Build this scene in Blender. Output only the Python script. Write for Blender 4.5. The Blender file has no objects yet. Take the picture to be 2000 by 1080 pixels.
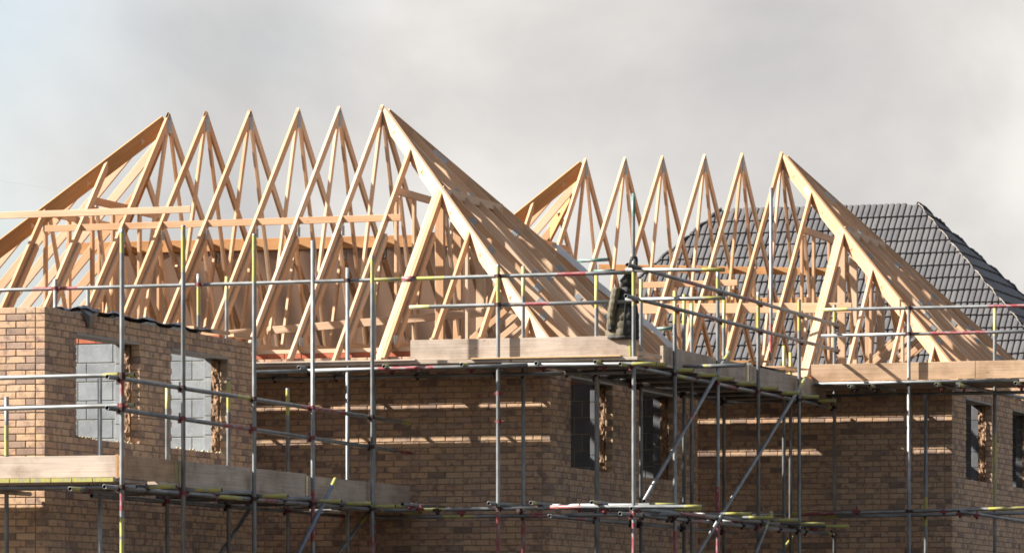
import bpy, bmesh, math, random
from mathutils import Vector, Matrix
random.seed(7)
S = bpy.context.scene
# ---------------------------------------------------------------- camera, sky, sun, exposure
CAMZ = 1.65                                  # eye height; all z below are given above the eye
cam_d = bpy.data.cameras.new("camera"); cam = bpy.data.objects.new("camera", cam_d)
S.collection.objects.link(cam); S.camera = cam
cam.location = (0, 0, CAMZ); cam.rotation_euler = (math.radians(90), 0, 0)
cam_d.sensor_width = 36; cam_d.lens = 36*9220/2000; cam_d.shift_y = 0.365
cam_d.clip_start = 1; cam_d.clip_end = 6000
S.cycles.filter_width = 1.7
SU, SV = 0.3034, 0.9529                      # the houses stand turned 17.7 degrees to the view
U = Vector((SV, -SU, 0)); V = Vector((SU, SV, 0)); Z = Vector((0, 0, 1))
O = Vector((0.467, 57.4, CAMZ))
def W(u, v, z): return O + U*u + V*v + Z*z
TS = 2.0                                      # fall of a shadow on the front walls per metre from the wall
to_sun = (-U*2.6 - V*1.0 + Z*TS).normalized()
sun_el = math.asin(to_sun.z); sun_az = math.atan2(to_sun.x, to_sun.y)
sd = bpy.data.lights.new("sun", 'SUN'); sd.energy = 5.0; sd.angle = math.radians(0.6); sd.color = (1, 0.945, 0.86)
sun = bpy.data.objects.new("sun", sd); S.collection.objects.link(sun)
sun.location = (-30, 20, 60); sun.rotation_euler = to_sun.to_track_quat('Z', 'Y').to_euler()
w = bpy.data.worlds.new("World"); S.world = w; w.use_nodes = True
nt = w.node_tree; nt.nodes.clear()
def N(nt, t, **k):
    n = nt.nodes.new(t)
    for a, b in k.items(): setattr(n, a, b)
    return n
out = N(nt, 'ShaderNodeOutputWorld'); bg = N(nt, 'ShaderNodeBackground'); bg.inputs[1].default_value = 0.05
sky = N(nt, 'ShaderNodeTexSky', sky_type='NISHITA', sun_disc=False); sky.sun_elevation = sun_el; sky.sun_rotation = sun_az
sky.air_density = 1.0; sky.dust_density = 2.0
tc = N(nt, 'ShaderNodeTexCoord'); mp = N(nt, 'ShaderNodeMapping')
mp.inputs['Scale'].default_value = (1, 1, 1.5); mp.inputs['Location'].default_value = (3.62, 0.3, 0.13)
nz = N(nt, 'ShaderNodeTexNoise'); nz.inputs['Scale'].default_value = 8.5; nz.inputs['Detail'].default_value = 7; nz.inputs['Roughness'].default_value = 0.52
nz.inputs['Distortion'].default_value = 0.25
cr = N(nt, 'ShaderNodeValToRGB')
cr.color_ramp.elements[0].position = 0.36; cr.color_ramp.elements[0].color = (2.62, 2.58, 2.58, 1)
cr.color_ramp.elements[1].position = 0.62; cr.color_ramp.elements[1].color = (4.45, 4.25, 4.05, 1)
e = cr.color_ramp.elements.new(0.5); e.color = (3.5, 3.38, 3.26, 1)
nz2 = N(nt, 'ShaderNodeTexNoise'); nz2.inputs['Scale'].default_value = 2.4; nz2.inputs['Detail'].default_value = 4
cr2 = N(nt, 'ShaderNodeValToRGB'); cr2.color_ramp.elements[0].position = 0.50; cr2.color_ramp.elements[1].position = 0.60
cr2.color_ramp.elements[1].color = (1, 1, 1, 1); cr2.color_ramp.elements[0].color = (0.12, 0.12, 0.12, 1)
mx = N(nt, 'ShaderNodeMix', data_type='RGBA')
L = nt.links.new
L(tc.outputs['Generated'], mp.inputs['Vector']); L(mp.outputs[0], nz.inputs['Vector']); mp2 = N(nt, 'ShaderNodeMapping'); mp2.inputs['Scale'].default_value = (-1, 1, 1); mp2.inputs['Location'].default_value = (1.3, 0.4, 2.2)
L(tc.outputs['Generated'], mp2.inputs['Vector']); L(mp2.outputs[0], nz2.inputs['Vector'])
L(nz.outputs['Fac'], cr.inputs[0]); L(nz2.outputs['Fac'], cr2.inputs[0])
L(cr2.outputs[0], mx.inputs[0]); L(sky.outputs[0], mx.inputs[6]); L(cr.outputs[0], mx.inputs[7])
L(mx.outputs[2], bg.inputs[0]); L(bg.outputs[0], out.inputs[0])
S.view_settings.view_transform = 'Standard'; S.view_settings.look = 'None'
S.view_settings.exposure = 2.08; S.view_settings.gamma = 1.0
# ---------------------------------------------------------------- materials
MATS = {}; ALB = 0.66
def mat(name, build):
    m = bpy.data.materials.new(name); m.use_nodes = True
    t = m.node_tree; b = t.nodes['Principled BSDF']; build(t, b); MATS[name] = m
    src = b.inputs['Base Color'].links[0].from_socket           # overall reflectance of the site materials
    k = N(t, 'ShaderNodeMix', data_type='RGBA', blend_type='MULTIPLY'); k.inputs[0].default_value = 1; k.inputs[7].default_value = (ALB, ALB, ALB, 1)
    t.links.new(src, k.inputs[6]); t.links.new(k.outputs[2], b.inputs['Base Color']); return m
def ramp(t, fac, stops):
    r = N(t, 'ShaderNodeValToRGB'); els = r.color_ramp.elements
    els[0].position, els[0].color = stops[0][0], (*stops[0][1], 1)
    els[1].position, els[1].color = stops[-1][0], (*stops[-1][1], 1)
    for p, c in stops[1:-1]:
        x = els.new(p); x.color = (*c, 1)
    t.links.new(fac, r.inputs[0]); return r.outputs[0]
def mix(t, a, b, fac, mode='MIX'):
    m = N(t, 'ShaderNodeMix', data_type='RGBA', blend_type=mode)
    for i, x in ((6, a), (7, b), (0, fac)):
        if hasattr(x, 'is_output'): t.links.new(x, m.inputs[i])
        elif i == 0: m.inputs[0].default_value = x
        else: m.inputs[i].default_value = (*x, 1)
    return m.outputs[2]
def noise(t, scale, detail=3, vec=None, rough=0.55):
    n = N(t, 'ShaderNodeTexNoise'); n.inputs['Scale'].default_value = scale; n.inputs['Detail'].default_value = detail
    n.inputs['Roughness'].default_value = rough
    if vec is not None: t.links.new(vec, n.inputs['Vector'])
    return n.outputs['Fac']
def bump(t, b, h, strength, dist=0.005):
    n = N(t, 'ShaderNodeBump'); n.inputs['Strength'].default_value = strength; n.inputs['Distance'].default_value = dist
    t.links.new(h, n.inputs['Height']); t.links.new(n.outputs[0], b.inputs['Normal'])
def objvec(t, scale=(1, 1, 1), shift=True, coord='Object', rnd=None):
    tc = N(t, 'ShaderNodeTexCoord'); mp = N(t, 'ShaderNodeMapping'); mp.inputs['Scale'].default_value = scale
    t.links.new(tc.outputs[coord], mp.inputs['Vector'])
    if shift:
        if rnd is None: rnd = N(t, 'ShaderNodeObjectInfo').outputs['Random']
        m = N(t, 'ShaderNodeMath', operation='MULTIPLY'); m.inputs[1].default_value = 37.0
        t.links.new(rnd, m.inputs[0]); cx = N(t, 'ShaderNodeCombineXYZ')
        t.links.new(m.outputs[0], cx.inputs[0]); t.links.new(m.outputs[0], cx.inputs[2]); t.links.new(cx.outputs[0], mp.inputs['Location'])
    return mp.outputs[0]
def wood(pale, mid, dark, rough=0.75, grain=0.40):
    def f(t, b):
        rnd = N(t, 'ShaderNodeObjectInfo').outputs['Random']
        base = ramp(t, rnd, [(0, dark), (0.45, mid), (1, pale)])
        g = noise(t, 1, 5, objvec(t, (1.2, 60, 60)), 0.65)
        c = mix(t, base, ramp(t, g, [(0.3, tuple(x*0.72 for x in mid)), (0.7, tuple(min(1, x*1.15) for x in pale))]), grain)
        k = N(t, 'ShaderNodeTexVoronoi'); k.inputs['Scale'].default_value = 1
        t.links.new(objvec(t, (2.2, 9, 9)), k.inputs['Vector'])
        kr = ramp(t, k.outputs['Distance'], [(0.03, (0.42, 0.25, 0.14)), (0.075, (1, 1, 1))])
        c = mix(t, c, kr, 0.8, 'MULTIPLY')
        blot = ramp(t, noise(t, 1, 3, objvec(t, (0.9, 5, 5))), [(0.35, (0.80, 0.74, 0.70)), (0.65, (1, 1, 1))])
        c = mix(t, c, blot, 0.7, 'MULTIPLY')
        t.links.new(c, b.inputs['Base Color']); b.inputs['Roughness'].default_value = rough
        b.inputs['Specular IOR Level'].default_value = 0.25
        bump(t, b, g, 0.35, 0.003)
    return f
mat('pine', wood((0.75, 0.555, 0.40), (0.68, 0.43, 0.25), (0.53, 0.27, 0.11)))
mat('pine_orange', wood((0.58, 0.32, 0.14), (0.50, 0.26, 0.10), (0.42, 0.20, 0.07)))
def stained(base):
    def f(t, b):
        base(t, b); src = b.inputs['Base Color'].links[0].from_socket; v = N(t, 'ShaderNodeNewGeometry').outputs['Position']
        c = mix(t, src, ramp(t, noise(t, 2.6, 6, v, 0.65), [(0.33, (0.62, 0.59, 0.56)), (0.55, (1, 1, 1))]), 0.8, 'MULTIPLY')
        c = mix(t, c, (0.52, 0.50, 0.46), ramp(t, noise(t, 16, 5, v, 0.7), [(0.66, (0, 0, 0)), (0.72, (0.8, 0.8, 0.8))]))
        t.links.new(c, b.inputs['Base Color'])
    return f
mat('board', stained(wood((0.60, 0.505, 0.42), (0.55, 0.46, 0.38), (0.48, 0.39, 0.32), 0.9, 0.75)))
mat('board_new', stained(wood((0.60, 0.42, 0.27), (0.52, 0.355, 0.23), (0.46, 0.30, 0.195), 0.85, 0.7)))
def brick(per_island):
    def f(t, b):
        rnd = N(t, 'ShaderNodeNewGeometry').outputs['Random Per Island'] if per_island else N(t, 'ShaderNodeObjectInfo').outputs['Random']
        base = ramp(t, rnd, [(0, (0.25, 0.19, 0.165)), (0.07, (0.34, 0.26, 0.215)), (0.16, (0.50, 0.365, 0.265)), (0.40, (0.56, 0.415, 0.29)),
                             (0.58, (0.50, 0.345, 0.25)), (0.78, (0.58, 0.44, 0.32)), (0.90, (0.46, 0.35, 0.285)), (1, (0.36, 0.275, 0.24))])
        v = objvec(t, (1, 1, 1), True, 'Object', rnd)
        n1 = noise(t, 9, 4, v); n2 = noise(t, 60, 3, v)
        c = mix(t, base, (0.22, 0.165, 0.16), ramp(t, n1, [(0.50, (0, 0, 0)), (0.66, (0.85, 0.85, 0.85))]))
        c = mix(t, c, ramp(t, n2, [(0.3, (0.78, 0.76, 0.74)), (0.7, (1.0, 1.0, 1.0))]), 0.8, 'MULTIPLY')
        c = mix(t, c, (1.21, 1.125, 1.03), 1.0, 'MULTIPLY')
        g = N(t, 'ShaderNodeNewGeometry'); ln_ = noise(t, 0.75, 5, g.outputs['Position'], 0.6)
        c = mix(t, c, ramp(t, ln_, [(0.32, (0.74, 0.70, 0.68)), (0.5, (1, 1, 1)), (0.70, (1.0, 0.97, 0.88))]), 0.8, 'MULTIPLY')
        ef = noise(t, 3.2, 6, g.outputs['Position'], 0.7)
        c = mix(t, c, (0.62, 0.58, 0.53), ramp(t, ef, [(0.62, (0, 0, 0)), (0.76, (0.55, 0.55, 0.55))]))
        t.links.new(c, b.inputs['Base Color']); b.inputs['Roughness'].default_value = 0.92
        b.inputs['Specular IOR Level'].default_value = 0.15
        bump(t, b, n2, 0.6, 0.004)
    return f
mat('brick', brick(False)); mat('brick_stuff', brick(True))
def plain(c1, c2, scale, rough=0.9, bs=0.3, metal=0.0, detail=4):
    def f(t, b):
        n = noise(t, scale, detail, objvec(t)); t.links.new(ramp(t, n, [(0.3, c1), (0.7, c2)]), b.inputs['Base Color'])
        b.inputs['Roughness'].default_value = rough; b.inputs['Metallic'].default_value = metal
        if bs: bump(t, b, noise(t, scale*4, 3, objvec(t)), bs)
    return f
mat('mortar', plain((0.25, 0.20, 0.135), (0.34, 0.275, 0.19), 9))
mat('block_mortar', plain((0.34, 0.29, 0.17), (0.44, 0.38, 0.25), 9))
def block(t, b):
    v = N(t, 'ShaderNodeNewGeometry').outputs['Position']; ro = N(t, 'ShaderNodeObjectInfo').outputs['Random']
    c = ramp(t, ro, [(0, (0.235, 0.25, 0.265)), (1, (0.31, 0.325, 0.335))])
    c = mix(t, c, ramp(t, noise(t, 4, 6, v, 0.7), [(0.35, (0.72, 0.72, 0.72)), (0.62, (1.08, 1.08, 1.08))]), 0.9, 'MULTIPLY')
    c = mix(t, c, (0.42, 0.40, 0.33), ramp(t, noise(t, 9, 5, v, 0.75), [(0.60, (0, 0, 0)), (0.68, (0.7, 0.7, 0.7))]))
    t.links.new(c, b.inputs['Base Color']); b.inputs['Roughness'].default_value = 0.95; bump(t, b, noise(t, 40, 4, v, 0.7), 0.5, 0.006)
mat('block', block)
mat('block_shaded', plain((0.09, 0.095, 0.105), (0.14, 0.145, 0.155), 5, 0.95))  # grey block darkened to put in the shade inside the two truss-covered houses
mat('red_brick', plain((0.42, 0.10, 0.045), (0.52, 0.15, 0.07), 12))
mat('lintel', plain((0.26, 0.24, 0.21), (0.36, 0.33, 0.29), 6, 0.7))
mat('wool', plain((0.17, 0.095, 0.05), (0.34, 0.21, 0.12), 16, 1.0, 0.8))
mat('nail_plate', plain((0.40, 0.43, 0.45), (0.55, 0.57, 0.58), 60, 0.45, 0.4, 0.6))
mat('mud', plain((0.055, 0.040, 0.028), (0.11, 0.082, 0.058), 0.6, 1.0, 0.8))
mat('black_sheet', plain((0.02, 0.022, 0.026), (0.055, 0.06, 0.07), 8, 0.35, 0.4))
def tile(t, b):
    rn = N(t, 'ShaderNodeNewGeometry').outputs['Random Per Island']; ro = N(t, 'ShaderNodeObjectInfo').outputs['Random']
    m = N(t, 'ShaderNodeMath', operation='ADD'); t.links.new(rn, m.inputs[0]); t.links.new(ro, m.inputs[1]); fr = N(t, 'ShaderNodeMath', operation='FRACT'); t.links.new(m.outputs[0], fr.inputs[0])
    c = ramp(t, fr.outputs[0], [(0, (0.072, 0.070, 0.073)), (0.5, (0.086, 0.083, 0.086)), (1, (0.102, 0.098, 0.099))])
    c = mix(t, c, ramp(t, noise(t, 7, 5, N(t, 'ShaderNodeNewGeometry').outputs['Position'], 0.7), [(0.35, (0.8, 0.79, 0.78)), (0.65, (1.05, 1.05, 1.05))]), 0.8, 'MULTIPLY')
    t.links.new(c, b.inputs['Base Color']); b.inputs['Roughness'].default_value = 0.62
mat('tile', tile)
mat('tile_dark', plain((0.035, 0.033, 0.034), (0.06, 0.056, 0.056), 7, 0.8, 0.2))
mat('hip_mortar', plain((0.16, 0.14, 0.12), (0.32, 0.28, 0.23), 14))
def steel(t, b):
    v = objvec(t, (14, 14, 2)); n = noise(t, 1, 4, v)
    sp = N(t, 'ShaderNodeTexWave', wave_type='BANDS', bands_direction='DIAGONAL'); sp.inputs['Scale'].default_value = 3.2
    sp.inputs['Distortion'].default_value = 1.5
    tc = N(t, 'ShaderNodeTexCoord'); t.links.new(tc.outputs['Object'], sp.inputs['Vector'])
    c = ramp(t, n, [(0.28, (0.12, 0.12, 0.118)), (0.5, (0.24, 0.25, 0.25)), (0.75, (0.38, 0.39, 0.39))])
    c = mix(t, c, ramp(t, sp.outputs['Fac'], [(0.2, (0.72, 0.72, 0.74)), (0.7, (1, 1, 1))]), 0.45, 'MULTIPLY')
    t.links.new(c, b.inputs['Base Color'])
    b.inputs['Metallic'].default_value = 0.45; b.inputs['Roughness'].default_value = 0.5
mat('steel', steel)
def paint(col):
    def f(t, b):
        n = noise(t, 1, 5, objvec(t, (40, 40, 9)), 0.7)
        t.links.new(mix(t, (0.25, 0.25, 0.24), col, ramp(t, n, [(0.40, (0, 0, 0)), (0.52, (1, 1, 1))])), b.inputs['Base Color'])
        b.inputs['Roughness'].default_value = 0.5
    return f
mat('yellow', paint((0.44, 0.40, 0.07))); mat('red', paint((0.26, 0.022, 0.03))); mat('blue', paint((0.13, 0.18, 0.28)))
mat('green', paint((0.03, 0.14, 0.10)))
mat('rust', plain((0.03, 0.014, 0.012), (0.085, 0.035, 0.028), 30, 0.75, 0.5, 0.3))
mat('coupler_red', plain((0.10, 0.012, 0.014), (0.24, 0.025, 0.028), 30, 0.6, 0.3))
mat('bore', plain((0.01, 0.01, 0.01), (0.02, 0.02, 0.018), 30, 0.9, 0))
mat('jacket', plain((0.075, 0.062, 0.034), (0.125, 0.103, 0.06), 20, 0.8, 0.4))
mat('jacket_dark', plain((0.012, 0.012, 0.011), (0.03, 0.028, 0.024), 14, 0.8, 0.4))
mat('white_plastic', plain((0.55, 0.57, 0.60), (0.68, 0.69, 0.70), 5, 0.5, 0.2))
mat('chip', plain((0.46, 0.27, 0.12), (0.60, 0.40, 0.22), 30, 0.9, 0.3))
mat('wire', plain((0.16, 0.16, 0.16), (0.2, 0.2, 0.2), 3, 0.6, 0))
def membrane(t, b):
    g = N(t, 'ShaderNodeNewGeometry'); n = noise(t, 1, 4, objvec(t, (0.5, 3, 3), False))
    inn = ramp(t, n, [(0.3, (0.31, 0.20, 0.135)), (0.7, (0.40, 0.265, 0.185))]); outc = ramp(t, n, [(0.3, (0.58, 0.60, 0.66)), (0.7, (0.72, 0.73, 0.77))])
    c = mix(t, outc, inn, g.outputs['Backfacing'])
    t.links.new(c, b.inputs['Base Color']); b.inputs['Roughness'].default_value = 0.7
    tr = N(t, 'ShaderNodeBsdfTranslucent'); tr.inputs[0].default_value = (0.26, 0.165, 0.115, 1)
    ms = N(t, 'ShaderNodeMixShader'); ms.inputs[0].default_value = 0.35
    o = t.nodes['Material Output']; t.links.new(b.outputs[0], ms.inputs[1]); t.links.new(tr.outputs[0], ms.inputs[2]); t.links.new(ms.outputs[0], o.inputs[0])
mat('membrane', membrane)
# ---------------------------------------------------------------- helpers
WM = {}                                      # world matrix of every object made, so children can be placed without an update
def link(name, data, M=None, parent=None):
    o = bpy.data.objects.new(name, data); S.collection.objects.link(o)
    M = M or Matrix.Identity(4); WM[o.name] = M
    if parent is not None:
        o.parent = parent; o.matrix_local = WM[parent.name].inverted() @ M
    else: o.matrix_local = M
    return o
def thing(name, label, cat, loc, group=None, data=None, rot=True):
    M = Matrix.Translation(loc)
    if rot: M = M @ R3(U, V, Z)
    o = link(name, data, M); o['label'] = label; o['category'] = cat
    if group: o['group'] = group
    return o
def R3(x, y, z, loc=None):
    M = Matrix((x, y, z)).transposed().to_4x4()
    if loc is not None: M.translation = loc
    return M
def mesh(name, vs, fs, mats, mi=None, smooth=False):
    me = bpy.data.meshes.new(name); me.from_pydata([tuple(v) for v in vs], [], fs)
    for m in (mats if isinstance(mats, (list, tuple)) else [mats]): me.materials.append(MATS[m])
    if mi: me.polygons.foreach_set('material_index', mi)
    if smooth: me.polygons.foreach_set('use_smooth', [True]*len(fs))
    me.update(); return me
BF = [(0, 3, 2, 1), (4, 5, 6, 7), (0, 1, 5, 4), (1, 2, 6, 5), (2, 3, 7, 6), (3, 0, 4, 7)]
def boxv(x0, x1, y0, y1, z0, z1):
    return [Vector(p) for p in ((x0, y0, z0), (x1, y0, z0), (x1, y1, z0), (x0, y1, z0), (x0, y0, z1), (x1, y0, z1), (x1, y1, z1), (x0, y1, z1))]
class MB:
    def __init__(s): s.v = []; s.f = []; s.m = []
    def add(s, vs, fs, mi=0):
        b = len(s.v); s.v += vs; s.f += [tuple(i+b for i in f) for f in fs]; s.m += [mi]*len(fs)
    def box(s, *a, mi=0): s.add(boxv(*a), BF, mi)
    def build(s, name, mats, smooth=False): return mesh(name, s.v, s.f, mats, s.m, smooth)
CACHE = {}
def bar(parent, name, A, B, wdt, thk, nrm, m, off=0.0, tag=None):
    """timber from A to B (uvz): wdt across nrm, thk along nrm; off shifts it along its width direction"""
    a, b = W(*A), W(*B); x = (b-a); ln = x.length; x.normalize()
    n = (U*nrm[0]+V*nrm[1]+Z*nrm[2]); n = (n - x*n.dot(x)).normalized()
    zz = x.cross(n).normalized()
    if zz.z < 0: zz = -zz; n = -n
    key = (m, round(ln, 2), wdt, thk)
    if key not in CACHE:
        e = 0.003; hx, hy, hz = ln/2, thk/2, wdt/2
        vs = []; 
        for sx in (-1, 1):
            for (y, z) in ((-hy+e, -hz), (hy-e, -hz), (hy, -hz+e), (hy, hz-e), (hy-e, hz), (-hy+e, hz), (-hy, hz-e), (-hy, -hz+e)): vs.append((sx*hx, y, z))
        fs = [tuple(range(7, -1, -1)), tuple(range(8, 16))] + [(i, (i+1) % 8, 8+(i+1) % 8, 8+i) for i in range(8)]
        CACHE[key] = mesh('timber', vs, fs, m)
    return link(name, CACHE[key], R3(x, n, zz, (a+b)/2 + zz*off), parent)
def plate(parent, P, w, h, axis='u', sgn=1, d=0.03, rot=0.0):
    """silver nail plate lying on a face whose normal is +-u or -v"""
    key = ('plate', w, h)
    if key not in CACHE:
        mb = MB(); mb.box(-w/2, w/2, -0.0015, 0.0015, -h/2, h/2)
        for i in range(4): x = -w/2+w*(i+0.5)/4; mb.box(x-0.004, x+0.004, -0.004, -0.0015, -h*0.42, h*0.42)
        CACHE[key] = mb.build('nail_plate', 'nail_plate')
    p = W(*P)
    if axis == 'u': M = R3(V, -U, Z, p + U*d*sgn)
    else: M = R3(U, V, Z, p - V*d)
    return link('nail_plate', CACHE[key], M @ Matrix.Rotation(rot, 4, 'Y'), parent)
# ---------------------------------------------------------------- ground
g = mesh('ground', [(-4000, -300, 0), (4000, -300, 0), (4000, 5000, 0), (-4000, 5000, 0)], [(0, 1, 2, 3)], 'mud')
o = link('ground', g); o['kind'] = 'structure'; o['label'] = 'brown trodden mud of the building site'
# ---------------------------------------------------------------- masonry
PX = lambda P: (1000+9220*P.x/P.y, 1270-9220*(P.z-CAMZ)/P.y)
def unit_mesh(kind, l, h, dep, m, var=0):
    key = (kind, round(l, 3), h, dep, m, var)
    if key not in CACHE:
        r = random.Random(var*7+int(l*1000)); e = 0.004
        vs, fs = unit_geo(l, h, dep, e, r); CACHE[key] = mesh(kind, vs, fs, m)
    return CACHE[key]
def unit_geo(l, h, dep, e, r):
    j = lambda: r.uniform(-0.0015, 0.0015)
    vs = [(e+j(), j()*0.5, e+j()), (l-e+j(), j()*0.5, e+j()), (l-e+j(), j()*0.5, h-e+j()), (e+j(), j()*0.5, h-e+j()),
          (0, e, 0), (l, e, 0), (l, e, h), (0, e, h), (0, dep-e, 0), (l, dep-e, 0), (l, dep-e, h), (0, dep-e, h),
          (e, dep, e), (l-e, dep, e), (l-e, dep, h-e), (e, dep, h-e)]
    fs = [(0, 1, 2, 3)[::1], (0, 4, 5, 1), (1, 5, 6, 2), (2, 6, 7, 3), (3, 7, 4, 0), (4, 8, 9, 5), (5, 9, 10, 6), (6, 10, 11, 7), (7, 11, 8, 4),
          (8, 12, 13, 9), (9, 13, 14, 10), (10, 14, 15, 11), (11, 15, 12, 8), (15, 14, 13, 12)]
    return vs, fs
def slab(ln, z0, z1, y0, y1, holes, x0, x1, g):
    mb = MB(); xs = sorted({x0, x1, *[a-g for a, b, c, d in holes], *[b+g for a, b, c, d in holes]})
    for a, b in zip(xs, xs[1:]):
        hs = [h for h in holes if h[0]-g <= a+1e-6 and h[1]+g >= b-1e-6]
        if not hs: mb.box(a, b, y0, y1, z0, z1)
        else: h = hs[0]; mb.box(a, b, y0, y1, z0, h[2]-g); mb.box(a, b, y0, y1, h[3]+g, z1)
    return mb
def courses(ln, z0, z1, ch, bl, holes, off, joint=0.01):
    """brick or block rows from the top down: (x, z, length) left-bottom corners"""
    out = []; n = int((z1-z0)/ch)
    for r in range(n):
        zb = z1 - (r+1)*ch; even = r % 2 == 0
        a, b = (off, ln) if even else (0.0, ln-off)
        x = a
        while x < b-0.03:
            segs = [(x, min(x+bl-joint, b))]; zc = zb+ch/2
            for (h0, h1, hz0, hz1) in holes:
                if hz0 < zc < hz1:
                    ns = []
                    for s0, s1 in segs:
                        if s1 <= h0 or s0 >= h1: ns.append((s0, s1))
                        else:
                            if s0 < h0: ns.append((s0, h0))
                            if s1 > h1: ns.append((h1, s1))
                    segs = ns
            for s0, s1 in segs:
                if s1-s0 > 0.03: out.append((s0, zb, s1-s0))
            x += bl
    return out
def build_house(label, u0, v0, LEN, DEP, zp, windows, seen):
    """u0,v0: the corner of front and right wall; windows: openings (v from corner, v, z, z) in the right wall"""
    h = thing('brick_house', label, 'house', W(u0-LEN/2, v0+DEP/2, -CAMZ), 'brick houses under construction')
    frames = {'front': (R3(U, V, Z, W(u0-LEN, v0, 0)), LEN, []), 'right': (R3(V, -U, Z, W(u0, v0, 0)), DEP, windows),
              'rear': (R3(-U, -V, Z, W(u0, v0+DEP, 0)), LEN, []), 'left': (R3(-V, U, Z, W(u0-LEN, v0+DEP, 0)), DEP, [])}
    zg = -CAMZ-0.02; cand = []; stuff = MB(); rr = random.Random(5)
    for key, (F, ln, holes) in frames.items():
        wall = link('brick_wall', slab(ln, zg, zp-0.012, 0.009, 0.095, holes, 0.1, ln-0.009, 0.009).build('brick_wall', 'mortar'), F, h)
        for (x, z, l) in courses(ln, zg, zp, 0.075, 0.225, holes, 0.1125):
            M = F @ Matrix.Translation((x, rr.uniform(-0.002, 0.002), z+0.005))
            px, py = PX(M @ Vector((l/2, 0, 0.03)))
            vis = key in ('front', 'right') and seen(key, px, py)
            pw = PX(M @ Vector((l, 0, 0)))[0] - PX(M @ Vector((0, 0, 0)))[0]
            cand.append((-(pw/abs(M.translation.y)) if vis else 9, len(cand), wall, M, l))
        # inner leaf
        G = F @ Matrix.Translation((0.2, 0.2, 0)); iln = ln-0.4
        ih = [(a-0.2, b-0.2, c-0.05, d+0.02) for a, b, c, d in holes]
        bw = link('block_wall', slab(iln, zg, zp-0.012, 0.007, 0.093, ih, 0.1, iln-0.007, 0.007).build('block_wall', 'block_mortar'), G, h)
        st = MB()
        for (x, z, l) in courses(iln, zp-0.225*int((zp-zg)/0.225), zp, 0.225, 0.45, ih, 0.11):
            M = G @ Matrix.Translation((x, 0, z+0.005)); px, py = PX(M @ Vector((l/2, 0.1, 0.1)))
            if key == 'rear' and u0 < -2 and 140 < px < 430 and py < 900: link('concrete_block', unit_mesh('concrete_block', l, 0.215, 0.1, 'block', rr.randint(0, 2)), M, bw)
            else:
                vs, fs = unit_geo(l, 0.215, 0.1, 0.004, rr)
                st.add([(x+a, b, z+0.005+c) for a, b, c in vs], fs)
        o = link('blockwork', st.build('blockwork', 'block' if u0 < -2 else 'block_shaded'), G, bw); o['kind'] = 'stuff'
        for (a, b, c, d) in holes:
            lm = MB(); lm.box(a-0.12, b+0.12, 0.097, 0.30, d-0.012, d+0.13); lm.box(a+0.002, b-0.002, -0.004, 0.097, d-0.022, d+0.004)
            link('lintel', lm.build('lintel', 'lintel'), F, h)
            # mineral wool showing in the cavity of the far jamb and near jamb
            for x0, x1, nm in ((b-0.035, b+0.06, 1), (a-0.06, a+0.02, 2)):
                vs = []; fs = []; q = random.Random(int(a*100)+nm); nz_, ny_ = 34, 5
                for side in (x0, x1):
                    for i in range(nz_+1):
                        for k in range(ny_+1):
                            jx = (q.uniform(-0.012, 0.012)+0.006*math.sin(i*0.5+k)) if (side == x0) == (nm == 1) else 0
                            vs.append((side+jx, 0.105+0.09*k/ny_+q.uniform(-0.01, 0.01)*(0 < k < ny_), c+0.0+(d-c-0.03)*i/nz_))
                b0 = (nz_+1)*(ny_+1)
                for i in range(nz_):
                    for k in range(ny_):
                        p = i*(ny_+1)+k; fs.append((p, p+1, p+ny_+2, p+ny_+1)); p += b0; fs.append((p, p+ny_+1, p+ny_+2, p+1))
                o = link('insulation', mesh('insulation', vs, fs, 'wool'), F, h)
        # red brick course and timber wall plate on the inner leaf
        if u0 < -2 and key != 'rear': continue
        redm = MB(); redm.box(0.1, iln-0.009, 0.008, 0.092, zp, zp+0.07)
        rc = link('red_course', redm.build('red_course', 'mortar'), G, h)
        for k in range(int(iln/0.225)):
            x = 0.1+k*0.225
            if x+0.215 < iln: link('red_brick', unit_mesh('red_brick', 0.215, 0.066, 0.1, 'red_brick', k % 3), G @ Matrix.Translation((x, 0, zp+0.008)), rc)
        pm = MB(); pm.box(0.101, iln-0.002, -0.002, 0.1, zp+0.076, zp+0.125)
        link('wall_plate', pm.build('wall_plate', 'pine'), G, h)
    cand.sort(key=lambda c: (c[0], c[1]))
    Hi = WM[h.name].inverted()
    for i, (k, _, wall, M, l) in enumerate(cand):
        if i < 298 and k < 9: link('brick', unit_mesh('brick', l, 0.065, 0.1025, 'brick', rr.randint(0, 4)), M, wall)
        else:
            vs, fs = unit_geo(l, 0.065, 0.1025, 0.004, rr); T = Hi @ M
            stuff.add([T @ Vector(v) for v in vs], fs)
    o = link('brickwork', stuff.build('brickwork', 'brick_stuff'), WM[h.name].copy(), h); o['kind'] = 'stuff'
    return h
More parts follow.
